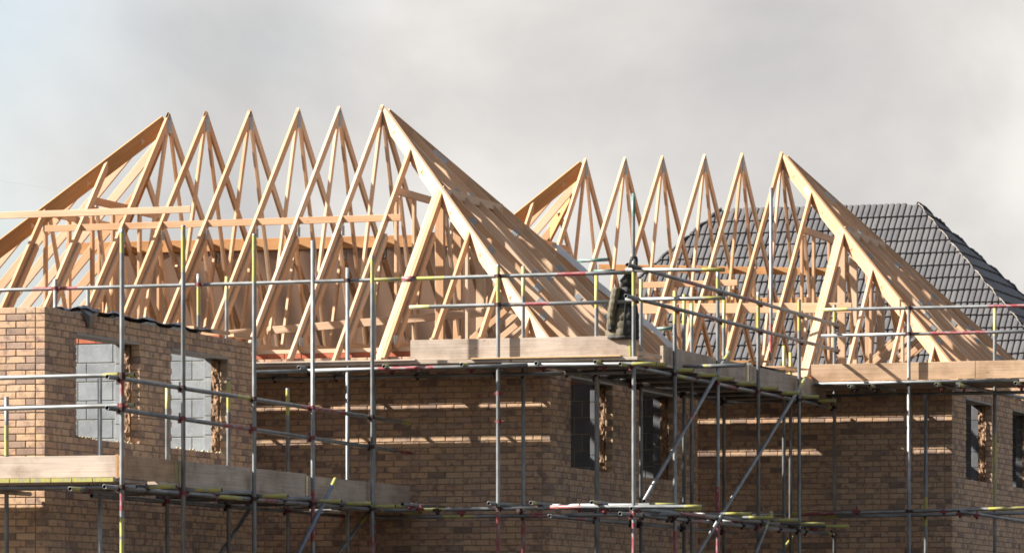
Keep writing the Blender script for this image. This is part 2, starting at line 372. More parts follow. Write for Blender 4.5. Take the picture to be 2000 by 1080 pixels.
# ---------------------------------------------------------------- timber roof frame
def build_roof(h, u0, v0, DEP, zr, ur, nt_, zp, al=3.05, spots=()):
    """ridge height zr, right-most common truss at u=ur, nt_ common trusses at 0.6 m"""
    d = DEP/2; vc = v0+d; zb = zp+0.175; ul = ur-0.6*(nt_-1)
    slope = lambda q: zr-q                      # top of the rafters at a distance q from the ridge
    ov = 0.2; kr = 0.707
    def rafter(par, u, q0, q1, side, name='rafter', m='pine', thk=0.038, w=0.11):
        return bar(par, name, (u, vc-side*q0, slope(q0)), (u, vc-side*q1, slope(q1)), w, thk, (1, 0, 0), m, off=-w/2)
    def truss(u, qtop=0.0, flat=None, ply=1, webs=True):
        t = bar(h, 'roof_truss', (u, v0+0.13, zb-0.0), (u, v0+DEP-0.13, zb), 0.097, 0.036*ply, (1, 0, 0), 'pine')
        for sd in (1, -1):
            for p_ in range(ply): rafter(t, u+(p_-(ply-1)/2)*0.040, qtop, d+ov-0.02*p_, sd)
            # second member sistered to the lower half of the rafter
            bar(t, 'rafter_splice', (u+0.042+0.019*(ply-1), vc-sd*(d*0.50), slope(d*0.50)-0.19), (u+0.042+0.025*(ply-1), vc-sd*(d-0.16), slope(d-0.16)-0.19), 0.09, 0.036, (1, 0, 0), 'pine')
            if webs:
                bar(t, 'web', (u, vc-sd*0.05, zr-0.20), (u, vc-sd*d*0.34, zb+0.03), 0.072, 0.035, (1, 0, 0), 'pine')
                bar(t, 'web', (u, vc-sd*d*0.5, slope(d*0.5)-0.10), (u, vc-sd*d*0.34, zb+0.03), 0.072, 0.035, (1, 0, 0), 'pine')
                plate(t, (u, vc-sd*d*0.34, zb+0.02), 0.16, 0.10)
                plate(t, (u, vc-sd*d*0.5, slope(d*0.5)-0.10), 0.09, 0.13, d=0.0625)
            plate(t, (u, vc-sd*(d-0.16), zb+0.04), 0.16, 0.11, d=0.0635+0.019*(ply-1))
        if qtop == 0: plate(t, (u, vc, zr-0.19), 0.13, 0.17, d=0.022); plate(t, (u, vc, zr-0.09), 0.06, 0.07, d=0.0225)
        if flat is not None:
            q = zr-flat
            bar(t, 'top_chord', (u, vc-q, flat-0.05), (u, vc+q, flat-0.05), 0.097, 0.036*ply, (1, 0, 0), 'pine')
            for f in (-1, -0.4, 0.4, 1):
                bar(t, 'post', (u, vc+f*q*0.97, zb+0.04), (u, vc+f*q*0.97, flat-0.09), 0.085, 0.036*ply, (1, 0, 0), 'pine')
            for sd in (1, -1):
                bar(t, 'web', (u+0.02, vc-sd*q*0.9, flat-0.12), (u+0.02, vc-sd*d*0.12, zb+0.05), 0.072, 0.035, (1, 0, 0), 'pine')

        return t
    for o_ in spots: truss(ur-o_)
    # hip ends: right one with equal pitch, left one a little steeper
    for side in (1, -1):
        ue = ur if side == 1 else ul
        run = -(ur-u0) if side == 1 else al
        run = abs(run); eave = ue+side*run; kp = (zr-slope(d))/run    # fall per metre along u
        hipq = lambda s_: d*s_/run                                     # distance from the ridge line at s_ beyond the last truss
        for j, s_ in enumerate([0.6, 1.2, 1.8, 2.4, 2.95]):
            u = ue+side*s_; q = hipq(s_)
            if s_ > run-0.1: continue
            if j == 0: t = truss(u, q, flat=slope(1.2), ply=1, webs=False)
            elif j == 1: t = truss(u, q, flat=slope(q)-0.02, ply=3 if side == 1 else 1, webs=False)
            else:
                for sd in (1, -1):
                    jk = rafter(h, u, q, d+ov, sd, 'jack_rafter')
                    bar(jk, 'ceiling_tie', (u, vc-sd*(d-0.02), zb), (u, vc-sd*max(q-0.2, 0.1), zb), 0.097, 0.036, (1, 0, 0), 'pine')
                    bar(jk, 'post', (u, vc-sd*(q+0.10), zb+0.03), (u, vc-sd*(q+0.10), slope(q+0.12)-0.12), 0.07, 0.035, (1, 0, 0), 'pine')
        # hip rafters; the left ones carry their shade in a darker orange colour
        for sd in (1, -1):
            x1 = (run+0.16)/run
            x0 = 0.022
            hb = bar(h, 'hip_rafter', (ue+side*run*x0, vc-sd*d*x0, slope(d*x0)+0.02), (ue+side*run*x1, vc-sd*d*x1, slope(d*x1)+0.02), 0.20, 0.045, (d, side*sd*run, 0), 'pine' if side == 1 else 'pine_orange', off=-0.10)
            if side == 1:
                f = 0.17; n = (U*d+V*sd*run).normalized()
                p = W(ue+side*run*f, vc-sd*d*f, slope(d*f)-0.09)
                k = ('hp',)
                if k not in CACHE:
                    mb = MB(); mb.box(-0.12, 0.12, -0.0015, 0.0015, -0.06, 0.06)
                    for i in range(6): xx = -0.1+0.04*i; mb.box(xx-0.006, xx+0.006, -0.004, 0.004, -0.05, 0.05)
                    CACHE[k] = mb.build('nail_plate', 'nail_plate')
                ax = (U*run-V*sd*d).normalized()*math.cos(0.66)-Z*math.sin(0.61); ax.normalize()
                nn = (n - ax*n.dot(ax)).normalized(); zz = ax.cross(nn)
                link('nail_plate', CACHE[k], R3(ax, nn, zz, p - nn*0.026*(1 if nn.y > 0 else -1)), hb)
        # mono trusses running from the hips down to the end wall
        nm = int(DEP/0.6)
        for i in range(nm+1):
            v = v0+0.12+i*(DEP-0.24)/nm; q = abs(v-vc)
            s0 = run*q/d; zt = slope(q)
            if run-s0 < 0.12: continue
            ua, ub = ue+side*(s0+0.03), eave+side*ov
            zf = lambda s_: zr-kp*s_
            jk = bar(h, 'jack_rafter', (ua, v, zf(s0+0.03)), (ub, v, zf(run+ov)), 0.115, 0.038, (0, 1, 0), 'pine', off=-0.0575)
            if side == 1 and run-s0 > 1.0:
                for f in (0.27, 0.62):
                    s1 = s0+(run-s0)*f
                    plate(jk, (ue+s1, v, zf(s1)-0.09), 0.10, 0.10, 'v', d=0.022, rot=math.radians(45))
            sg = max(s0, 1.2)
            if run-sg > 0.5:
                bar(jk, 'ceiling_tie', (ue+side*(sg+0.03), v, zb-0.005), (eave-side*0.03, v, zb-0.005), 0.09, 0.036, (0, 1, 0), 'pine')
                sm = sg+(run-sg)*0.52
                bar(jk, 'web', (ue+side*(sg+0.12), v, zb+0.03), (ue+side*sm, v, zf(sm)-0.15), 0.072, 0.035, (0, 1, 0), 'pine')
                bar(jk, 'web', (ue+side*sm, v, zf(sm)-0.15), (ue+side*(sg+(run-sg)*0.66), v, zb+0.03), 0.072, 0.035, (0, 1, 0), 'pine')
            if sg > s0+0.2: pass
    return vc, d
def seenL(k, px, py): return py < 1085 and ((k == 'front' and -30 < px < 90) or (k == 'right' and px < 497))
def seenM(k, px, py): return 715 < py < 1085 and ((k == 'front' and 500 < px < 1080) or k == 'right')
def seenR(k, px, py): return 745 < py < 1085 and ((k == 'front' and 1360 < px < 1862) or (k == 'right' and px < 2005))
hl = build_house('roofless brick house at left with two open window holes and grey blocks inside', -2.95, -8.61, 9.44, 6.178, 3.65,
                 [(0.86, 2.66, 2.30, 3.425), (3.62, 5.38, 2.30, 3.425)], seenL)
hm = build_house('middle brick house under the large bare timber roof frame backed by brown membrane', 0, 0, 9.44, 6.74, 3.61,
                 [(0.86, 2.68, 2.26, 3.385), (3.95, 5.60, 2.26, 3.385)], seenM)
hr = build_house('right brick house under the smaller bare timber roof frame before the tiled roof', 3.06, 8.78, 9.44, 6.74, 3.74,
                 [(0.90, 2.65, 2.39, 3.515), (4.10, 5.80, 2.39, 3.515)], seenR)
vcm, dm = build_roof(hm, 0, 0, 6.74, 7.12, -3.34, 6, 3.61, 3.05, (0, 0.60, 1.17, 1.85, 2.466, 3.0))
vcr, dr = build_roof(hr, 3.06, 8.78, 6.74, 7.29, -0.22, 6, 3.74, 3.05, (0, 0.60, 1.17, 1.815, 2.39, 3.0))
# binders and temporary braces of the roof frames
def fv(px, py, v):
    a, b = (px-1000)/9220, (1270-py)/9220; Y = (v+O.x*SU+O.y*SV)/(a*SU+SV); X = a*Y
    return ((X-O.x)*SV-(Y-O.y)*SU, v, b*Y)
def fu(px, py, u):
    a, b = (px-1000)/9220, (1270-py)/9220; Y = (u+O.x*SV-O.y*SU)/(a*SV-SU); X = a*Y
    return (u, (X-O.x)*SU+(Y-O.y)*SV, b*Y)
def binder(hs, p0, p1, w, m, thk=0.03, nrm=(0, 1, 0)): return bar(hs, 'binder', p0, p1, w, thk, nrm, m)
binder(hm, fv(-120, 425, 1.36), fv(372, 409, 1.36), 0.085, 'pine')
binder(hm, fv(88, 447, 1.80), fv(783, 425, 1.80), 0.085, 'pine')
binder(hm, fv(130, 486, vcm+1.62), fv(925, 468, vcm+1.62), 0.16, 'pine_orange')
binder(hm, fv(240, 495, vcm+1.72), fv(880, 477, vcm+1.72), 0.05, 'pine_orange')
binder(hm, fv(380, 658, 2.3), fv(1010, 605, 2.45), 0.10, 'pine')
binder(hr, fv(1215, 558, 8.78+1.55), fv(1440, 552, 8.78+1.55), 0.085, 'pine')
binder(hr, fv(1225, 603, 8.78+1.02), fv(1663, 601, 8.78+1.02), 0.14, 'pine')
binder(hr, fv(1170, 523, vcr+1.56), fv(1665, 532, vcr+1.56), 0.11, 'pine_orange')
binder(hr, fv(1230, 592, vcr+2.1), fv(1650, 588, vcr+2.1), 0.12, 'pine_orange')
# roofing membrane on the rear slope of the middle roof
vs = []; fs = []; nu, nw = 90, 14
for j in range(nw+1):
    q = 1.66 + (3.55-1.66)*j/nw
    ulft = -6.34-q*3.05/dm*0.93; urgt = -3.34+q-0.03
    for i in range(nu+1):
        u = ulft+(urgt-ulft)*i/nu; ed = max(0, (i-nu+3)/3)
        sag = 0.018*math.cos((u+3.34)/0.6*2*math.pi)+0.006*math.sin(u*5+j)
        p = W(u, vcm+q+sag*0.7, 7.12-q+0.012+sag*0.7); vs.append(p)
for j in range(nw):
    for i in range(nu):
        a = j*(nu+1)+i; fs.append((a, a+nu+1, a+nu+2, a+1))
mm = mesh('roofing_membrane', vs, fs, 'membrane', smooth=True)
# the outer face must look up and back
if mm.polygons[0].normal.z < 0: mm.flip_normals()
link('roofing_membrane', mm, Matrix.Identity(4), hm)
vs = []; fs = []; n = 40                     # its loose edge wrapped over the rear hip, showing the pale outer face
for i in range(n+1):
    q = 1.75+1.75*i/n; wv = 0.012+0.022*math.sin(i*0.33+0.5)+0.008*math.sin(i*1.1)
    for k, (du, dz) in enumerate(((-0.02, 0.02), (0.01, 0.03+wv*0.35), (0.03+wv*0.4, 0.03+wv*0.5), (0.035+wv*0.8, 0.0+wv*0.2), (0.04+wv, -0.08))):
        vs.append(W(-3.34+q+du+0.03, vcm+q+0.03, 7.12-q+dz))
for i in range(n):
    for k in range(4): a_ = i*5+k; fs.append((a_, a_+1, a_+6, a_+5))
link('membrane_edge', mesh('membrane_edge', vs, fs, 'white_plastic', smooth=True), None, hm)
cm = MB(); rc_ = random.Random(21)
for k in range(70):
    v_ = rc_.choice([rc_.uniform(-7.7, -6.0), rc_.uniform(-4.9, -3.3), rc_.uniform(-7.7, -7.2)]); a_ = rc_.uniform(.008, .028)
    u_ = -2.95-rc_.uniform(0.005, 0.09); P_ = W(u_, v_, 2.30+a_*0.3); n0 = len(cm.v)
    cm.v += [P_+Vector((rc_.uniform(.6, 1.3)*a_*x, rc_.uniform(.6, 1.3)*a_*y, rc_.uniform(.5, 1)*a_*z)) for x, y, z in ((1, 0, 0), (0, 1, 0), (-1, 0, 0), (0, -1, 0), (0, 0, 1), (0, 0, -1))]
    cm.f += [tuple(n0+i for i in f) for f in ((0, 1, 4), (1, 2, 4), (2, 3, 4), (3, 0, 4), (1, 0, 5), (2, 1, 5), (3, 2, 5), (0, 3, 5))]
o = link('mortar_crumbs', mesh('mortar_crumbs', cm.v, cm.f, 'block_mortar'), None, hl); o['kind'] = 'stuff'
# ---------------------------------------------------------------- the tiled house behind
def tiled_house():
    Yb = 82.0; k = Yb/9220
    pr = Vector((793*k, Yb, CAMZ+868*k)); rel = pr-O
    uR = rel.dot(U); vR = rel.dot(V); zR = rel.z
    lenr = 3.55; d = 4.3; uL = uR-lenr; al = 3.85
    h = thing('tiled_house', 'finished house behind the right roof frame with a grey interlocking tile hipped roof', 'house', W(uR-lenr/2, vR, -CAMZ))
    zE = zR-d
    mb = MB(); mb.box(uL-al+0.2, uR+d-0.25, vR-d+0.3, vR+d-0.3, -CAMZ, zE+0.05)
    hw = link('brick_wall', mesh('brick_wall', [W(*p) for p in mb.v], mb.f, 'brick_stuff'), None, h)
    # underlay: solid hipped roof a little below the tiles
    A = [W(uL-al, vR-d, zE-.03), W(uR+d, vR-d, zE-.03), W(uR+d, vR+d, zE-.03), W(uL-al, vR+d, zE-.03), W(uL, vR, zR-.03), W(uR, vR, zR-.03)]
    rf = link('roof', mesh('roof', A, [(0, 1, 5, 4), (1, 2, 5), (2, 3, 4, 5), (3, 0, 4), (3, 2, 1, 0)], 'tile_dark'), None, h)
    gz = 0.33; tw = 0.212; tilt = math.radians(5)
    nx = 20
    def prof(x):
        f = (x % (tw/2))/(tw/2)
        return 0.022*min(1, f/0.10)*(0.80+0.20*math.sin(math.pi*f)) if f < 0.86 else 0.0
    vsT = []; fsT = []
    for y in (0.0, gz+0.05):
        for i in range(nx+1): vsT.append((tw*i/nx*0.985, y, prof(tw*i/nx*0.9999)-y*math.tan(tilt)+0.035))
    for i in range(nx): fsT.append((i, i+1, nx+2+i, nx+1+i))
    b0 = len(vsT)
    for i in range(nx+1): vsT.append((tw*i/nx*0.985, 0.0, prof(tw*i/nx*0.9999)+0.008))
    for i in range(nx): fsT.append((b0+i, b0+i+1, i+1, i))
    fsT.append((0, nx+1, b0)); fsT.append((nx, b0+nx, 2*nx+1))
    tm = mesh('roof_tile', vsT, fsT, 'tile')
    # faces: (origin at eave left, along, up-slope, width function of distance up)
    pitch = math.atan2(1, 1); 
    faces = []
    sl = d*math.sqrt(2)
    up = (V+Z).normalized(); nrm = (Z-V).normalized()
    faces.append(('front', W(uL-al, vR-d, zE), U, up, nrm, lenr+al+d, lambda t: al*t/sl, lambda t: lenr+al+d-d*t/sl, sl))
    up2 = (-U+Z).normalized(); n2 = (Z+U).normalized()
    faces.append(('right', W(uR+d, vR-d, zE), V, up2, n2, 2*d, lambda t: t/math.sqrt(2), lambda t: 2*d-t/math.sqrt(2), sl))
    rest = MB(); pieces = []; R0 = random.Random(11)
    for nm, org, ax, upv, nv, wid, lo, hi, slen in faces:
        F = R3(ax, upv, nv, org)
        rows = int(slen/gz)+1
        for r in range(rows):
            y = slen-(r+1)*gz
            for c_ in range(-1, int(wid/tw)+1):
                x = c_*tw+ (0.0)
                yb, yt = max(y, -0.05), min(y+gz+0.05, slen)
                full = x >= lo(yt)-0.0 and x+tw <= hi(yt)+0.0
                touch = x+tw > lo(yb) and x < hi(yb)
                if not touch: continue
                M = F @ Matrix.Translation((x, y, 0))
                px, py = PX(M @ Vector((tw/2, gz/2, 0)))
                pieces.append((nm, full, M, px, py, F, lo, hi, slen, x, y))
    cand = [p for p in pieces if p[0] == 'front' and p[1] and 1240 < p[3] < 2005 and p[4] < 720]
    cand.sort(key=lambda p: p[2].translation.y); ids = {id(p) for p in cand[:298]}
    for p in pieces:
        nm, full, M, px, py, F, lo, hi, slen, x, y = p
        if id(p) in ids: link('roof_tile', tm, M @ Matrix.Translation((0, R0.uniform(-.006, .006), R0.uniform(0, .004))) @ Matrix.Rotation(R0.uniform(-.008, .008), 4, 'Z'), rf); continue
        if full: M = M @ Matrix.Translation((0, R0.uniform(-.006, .006), R0.uniform(0, .004))); rest.add([M @ Vector(q) for q in vsT], fsT); continue
        # cut the tile along the hips
        bm = bmesh.new(); vv = [bm.verts.new((q[0]+x, q[1]+y, q[2])) for q in vsT]
        for f in fsT: bm.faces.new([vv[i] for i in f])
        for fn, sgn in ((lo, -1), (hi, 1)):
            p0 = Vector((fn(0), 0, 0)); p1 = Vector((fn(slen), slen, 0)); dr_ = (p1-p0).normalized(); no = Vector((dr_.y, -dr_.x, 0))*sgn
            bmesh.ops.bisect_plane(bm, geom=bm.verts[:]+bm.edges[:]+bm.faces[:], plane_co=p0, plane_no=no, clear_outer=True)
        bmesh.ops.bisect_plane(bm, geom=bm.verts[:]+bm.edges[:]+bm.faces[:], plane_co=(0, slen, 0), plane_no=(0, 1, 0), clear_outer=True)
        bm.verts.index_update()
        if bm.faces: rest.add([F @ v.co for v in bm.verts], [tuple(v.index for v in f.verts) for f in bm.faces])
        bm.free()
    o = link('tiling', rest.build('tiling', 'tile'), None, rf); o['kind'] = 'stuff'
    # bedding mortar along the hips, ridge capping strip
    R = random.Random(3)
    for (P, Q, m, rad) in ((W(uR, vR, zR), W(uR+d, vR-d, zE), 'hip_mortar', 0.014), (W(uR, vR, zR), W(uR+d, vR+d, zE), 'tile_dark', 0.05), (W(uL, vR, zR), W(uL-al, vR-d, zE), 'tile_dark', 0.045)):
        vs = []; fs = []; n = 150; dv = (Q-P); nn = dv.normalized(); sd_ = nn.cross(Z).normalized()
        for i in range(n+1):
            c_ = P+dv*i/n + Z*(0.035+0.022*math.sin((i % 9)/9*math.pi*1.5)) + sd_*R.uniform(-0.012, 0.012); r_ = rad*R.uniform(0.7, 1.2)
            for a in range(6): vs.append(c_+(sd_*math.cos(a*math.pi/3)+Z*math.sin(a*math.pi/3))*r_)
        for i in range(n):
            for a in range(6): fs.append((i*6+a, i*6+(a+1) % 6, i*6+6+(a+1) % 6, i*6+6+a))
        link('hip_bedding', mesh('hip_bedding', vs, fs, m, smooth=True), None, rf)
tiled_house()
# ---------------------------------------------------------------- scaffolding
PAL = {'y': 'yellow', 'r': 'red', 'b': 'blue', 's': 'steel', 'g': 'green'}
TR = 0.0242
def tube_mesh(ln, bands, base='steel'):
    """tube along local Z from 0 to ln, open ended; bands = [(z0, z1, colour)]"""
    cuts = sorted({0.0, ln, *[max(0, min(ln, b[0])) for b in bands], *[max(0, min(ln, b[1])) for b in bands]})
    n = 12; vs = []; fs = []; mi = []; mats = [base, 'bore']
    def ring(z, r): 
        b = len(vs); vs.extend([(r*math.cos(2*math.pi*i/n), r*math.sin(2*math.pi*i/n), z) for i in range(n)]); return b
    rs = [ring(z, TR) for z in cuts]
    for k in range(len(rs)-1):
        zc = (cuts[k]+cuts[k+1])/2; m = 0
        for b in bands:
            if b[0] < zc < b[1]:
                nm = PAL[b[2]]
                if nm not in mats: mats.append(nm)
                m = mats.index(nm)
        for i in range(n): fs.append((rs[k]+i, rs[k]+(i+1) % n, rs[k+1]+(i+1) % n, rs[k+1]+i)); mi.append(m)
    for z, zi, r0, fl in ((0, 0.12, rs[0], 1), (ln, ln-0.12, rs[-1], 0)):
        a = ring(z, TR*0.80); b = ring(zi, TR*0.80); m = mi[0] if fl else mi[len(fs)-1 if not fl else 0]
        for i in range(n):
            j = (i+1) % n
            q = [(r0+i, a+i, a+j, r0+j), (a+i, b+i, b+j, a+j)]
            if not fl: q = [t[::-1] for t in q]
            fs.extend(q); mi.extend([0, 1])
        fs.append(tuple(b+i for i in range(n)) if fl else tuple(b+n-1-i for i in range(n))); mi.append(1)
    sm = [len(f) == 4 for f in fs]
    me = bpy.data.meshes.new('tube'); me.from_pydata(vs, [], fs)
    for m in mats: me.materials.append(MATS[m])
    me.polygons.foreach_set('material_index', mi); me.polygons.foreach_set('use_smooth', sm); me.update()
    return me
def coupler_mesh(m):
    mb = MB()
    def cyl(axis, off, r, h, sides=10):
        vs = []
        for s_ in (-h/2, h/2):
            for i in range(sides):
                a = 2*math.pi*i/sides; p = [r*math.cos(a), r*math.sin(a)]; p.insert(axis, s_); vs.append(tuple(p[k]+off[k] for k in range(3)))
        fs = [(i, (i+1) % sides, sides+(i+1) % sides, sides+i) for i in range(sides)]+[tuple(range(sides))[::-1], tuple(range(sides, 2*sides))]
        mb.add([Vector(v) for v in vs], fs)
    cyl(2, (0, 0, 0), 0.033, 0.055); cyl(0, (0, 0.05, 0), 0.033, 0.055)
    mb.box(-0.055, -0.02, -0.02, 0.02, -0.022, 0.022); mb.box(0.02, 0.062, -0.012, 0.012, -0.016, 0.016)
    mb.box(-0.02, 0.02, 0.03, 0.07, -0.062, -0.025); mb.box(-0.01, 0.01, 0.04, 0.06, 0.025, 0.075)
    cyl(0, (0.05, 0, 0), 0.013, 0.05, 6)
    for v_ in mb.v: v_ *= 0.82
    return mb.build('coupler', m)
CM = [coupler_mesh('rust'), coupler_mesh('rust'), coupler_mesh('coupler_red')]; MIXC = [CM[0], CM[0], CM[1], CM[2]]
class Scaffold:
    def __init__(s, label, loc, seed):
        s.e = thing('scaffold', label, 'scaffolding', W(*loc), 'tube scaffolds round the brick houses'); s.R = random.Random(seed); s.std = []; s.hor = []
    def bands(s, ln, spec):
        if spec is None:
            out = []; R = s.R
            if R.random() < 0.35: out.append((0, R.uniform(0.15, 0.35), R.choice('yyr')))
            if R.random() < 0.5: out.append((ln-R.uniform(0.15, 0.35), ln, R.choice('yyr')))
            if R.random() < 0.3 and ln > 2: a = R.uniform(0.5, ln-0.8); out.append((a, a+R.uniform(0.15, 0.5), R.choice('rs')))
            return out
        return [(max(a if a >= 0 else ln+a, 0), b if b > 0 else ln+b, c) for a, b, c in spec]
    def tube(s, name, A, B, bands=None):
        a, b = W(*A), W(*B); x = b-a; ln = x.length; zz = x.normalized(); xx = zz.orthogonal().normalized(); yy = zz.cross(xx)
        return link(name, tube_mesh(ln, s.bands(ln, bands)), R3(xx, yy, zz, a), s.e)
    def standard(s, u, v, z1, bands=None, z0=-CAMZ):
        s.std.append((u, v, z0, z1)); return s.tube('standard', (u, v, z0), (u, v, z1), bands)
    def rail(s, A, B, bands=None, name='guardrail'):
        s.hor.append((A, B)); return s.tube(name, A, B, bands)
    def couplers(s, skip=0.0):
        for (u, v, z0, z1) in s.std:
            for A, B in s.hor:
                du, dv = B[0]-A[0], B[1]-A[1]; l2 = du*du+dv*dv
                t = ((u-A[0])*du+(v-A[1])*dv)/l2
                if t < 0.0 or t > 1.0: continue
                pu, pv, pz = A[0]+du*t, A[1]+dv*t, A[2]+(B[2]-A[2])*t
                if math.hypot(pu-u, pv-v) > 0.09 or not (z0 < pz < z1): continue
                m = s.R.choice(MIXC)
                if abs(du) > abs(dv): sg = 1 if pv >= v else -1; M = R3(U*sg, V*sg, Z, W(u, v, pz))
                else: sg = 1 if pu >= u else -1; M = R3(-V*sg, U*sg, Z, W(u, v, pz))
                link('coupler', m, M, s.e)
    def couple(s, P, m=2): link('coupler', CM[m], R3(U, V, Z, W(*P)), s.e)
    def board(s, name, A, B, w, thk, nrm, m='board', ends=True):
        o = bar(s.e, name, A, B, w, thk, nrm, m)
        return o
# --- scaffold of the left house: front run at v=-9.65, side run at u=-1.64
a = Scaffold('scaffold wrapping the corner of the roofless left house with low toe boards in front', (-1.64, -9.65, -CAMZ), 1)
US, VF = -1.64, -9.65
a.standard(US, VF, 4.36, [(-0.26, -0.06, 'y'), (1.62+1.65-0.18, 1.62+1.65+0.0, 'r'), (2.62+CAMZ, 2.80+CAMZ, 'r'), (1.18+CAMZ, 1.36+CAMZ, 'y'), (2.2, 2.8, 'y')])
a.standard(US, -7.94, 4.53, [(-0.5, -0.02, 'y')]); a.standard(US, -5.81, 4.62, [(-0.55, -0.02, 'y'), (0.2, 2.7, 'r')])
a.standard(US, -3.92, 4.70, [(2.9, 3.5, 'r')]); a.standard(US, -1.86, 4.69, [(-0.32, -0.02, 'y'), (0.4, 3.0, 'r')])
a.standard(-3.95, VF, 4.2)
for (v, z, sp) in ((-5.95, 2.94, None), (-4.06, 3.12, [(-0.38, -0.02, 'y')]), (-2.11, 3.12, [(-0.32, -0.02, 'y')])): a.standard(-2.62, v, z, sp)
a.standard(*fv(13, 775, -8.95)[:2], 2.68, [(-0.62, -0.3, 'y')]); a.standard(*fv(195, 730, -8.95)[:2], 2.9, [])
UI = US-0.05
a.rail((UI, -9.93, 2.81), (UI, -0.3, 2.77), [(0.0, 0.22, 's'), (3.7, 4.1, 'y'), (5.7, 7.2, 'r'), (-0.4, -0.02, 'y')])
a.rail((UI, -9.93, 2.49), (UI, -0.3, 2.41), [(3.2, 4.1, 'r'), (-0.6, -0.02, 'r')])
a.rail((-6.5, VF+0.05, 2.82), (-1.52, VF+0.05, 2.845), [(-0.35, 0.0, 'y')])
a.rail((-6.5, VF+0.05, 2.49), (-1.52, VF+0.05, 2.53), [(-0.1, 0.0, 'y')])
a.rail((UI, -10.0, 1.68), (UI, 0.1, 1.68), [(3.2, 3.9, 'y'), (4.6, 5.0, 'r'), (-0.8, 0.0, 'y')], 'ledger')
a.rail((-6.5, VF+0.05, 1.70), (-1.5, VF+0.05, 1.69), [(2.6, 2.9, 'r')], 'ledger')
a.rail((-2.67, -8.0, 1.66), (-2.67, 0.1, 1.66), None, 'ledger')
for v in (-8.9, -7.8, -6.9, -5.7, -4.8, -3.8, -2.9, -1.75, -0.7):
    a.tube('transom', (-2.85, v, 1.715), (-1.25-a.R.uniform(0, .15), v, 1.715), [(-0.3, 0.0, 'y')] if a.R.random() < .7 else [])
    a.couple((UI, v, 1.69), a.R.choice([0, 0, 2]))
for u in (-2.05, -3.1, -4.0): a.tube('transom', (u, -10.05, 1.66), (u, -8.66, 1.66), [(0.0, 0.22, 'y')]); a.couple((u, VF+0.05, 1.67), 2)
for i in range(4): a.board('scaffold_board', (-1.80-0.232*i, -8.5, 1.765), (-1.80-0.232*i, 0.0, 1.765), 0.225, 0.038, (0, 0, 1))
a.board('toe_board', (US-0.085, -9.58, 1.905), (US-0.085, -7.92, 1.905), 0.245, 0.038, (1, 0, 0), 'board_new')
a.board('toe_board', (US-0.085, -7.90, 1.905), (US-0.085, -3.95, 1.905), 0.245, 0.038, (1, 0, 0))
a.board('toe_board', (US-0.085, -3.93, 1.895), (US-0.085, -0.30, 1.895), 0.225, 0.038, (1, 0, 0))
a.board('toe_board', (-6.2, VF+0.09, 1.905), (US-0.10, VF+0.09, 1.905), 0.225, 0.038, (0, 1, 0))
a.board('toe_board', (US-0.062, VF+0.07, 1.905), (US-0.062, VF+0.22, 1.905), 0.225, 0.04, (1, 0, 0), 'pine_orange')
yb = MB(); yb.box(-0.005, 0.035, -0.112, 0.112, -0.021, 0.021)
ym = yb.build('end_hoop', 'yellow')
for i in range(19):
    u = US-0.20-0.233*i
    bo = a.board('scaffold_board', (u, VF-0.02, 1.765), (u, -8.74, 1.765), 0.225, 0.038, (0, 0, 1))
    link('end_hoop', ym, R3(V, -U, Z, W(u, VF-0.025, 1.765)), bo)
a.tube('brace', fu(655, 935, US+0.05), fu(578, 1092, US+0.05), [(0.15, 2.5, 'b'), (0.0, 0.15, 'y')])
a.tube('brace', fu(492, 988, -2.66), fu(425, 1090, -2.66), []); a.tube('brace', fu(716, 1003, -2.1), fu(655, 1090, -2.1), [(0, 0.3, 'y')])
for v_ in (-8.02, -7.87, -3.99): bar(a.e, 'end_hoop', (US-0.063, v_, 1.905), (US-0.063, v_+0.04, 1.905), 0.247, 0.003, (1, 0, 0), 'yellow')
a.couplers()
# --- scaffold along the front of the middle house
b = Scaffold('scaffold platform across the front of the middle house under its timber roof', (0, -1.5, -CAMZ), 2)
VM = -1.5; UC = 1.49
for px, py, sp in ((108, 545, []), (388, 535, [(-0.5, -0.1, 'y')]), (679, 523, []), (973, 517, [(-0.45, -0.02, 'y'), (2.2, 3.3, 'r'), (-2.0, -1.3, 's')])):
    p = fv(px, py, VM); b.standard(p[0], VM, p[2], sp)
for px, py, sp in ((172, 560, []), (443, 540, [(-0.28, 0, 'y')]), (731, 538, [(-0.35, 0, 'y'), (0.5, 3.2, 'r')]), (1022, 520, [(-0.36, 0, 'y'), (1.6, 3.3, 'r')]), (1165, 537, [(-0.4, 0, 'y')])):
    p = fv(px, py, -0.44); b.standard(p[0], -0.44, p[2], sp)
VI = VM+0.05
b.rail((-9.0, VI, 4.42), fv(800, 545, VI), [(2.8, 3.4, 'r'), (-0.45, 0, 'y')]); b.rail(fv(798, 545, VI), (UC+0.0, VI, 4.45), [(0.05, 0.45, 'y'), (-0.95, -0.6, 'r')])
sl_ = fv(800, 545, VI); sm = MB()
link('sleeve', tube_mesh(0.17, [(0, 1, 'r')]), R3(V, Z, U, W(sl_[0]-0.09, VI, sl_[2])) @ Matrix.Diagonal((1.45, 1.45, 1, 1)), b.e)
b.rail(fv(800, 600, VI), (UC, VI, 4.105), [(0.0, 0.25, 'y'), (1.45, 1.75, 'r')])
b.rail((-9.0, VM-.08, 3.325), fv(640, 723, VM-.08), [(4.6, 4.8, 's')], 'ledger'); b.rail(fv(600, 724, VM-.135), fv(1030, 713, VM-.135), [(0.9, 1.6, 'r')], 'ledger'); b.rail(fv(980, 713, VM-.08), (UC+0.3, VM-.08, 3.36), [(-0.3, 0, 'y')], 'ledger')
b.rail((-9.0, -0.5, 3.335), (1.4, -0.5, 3.335), None, 'ledger')
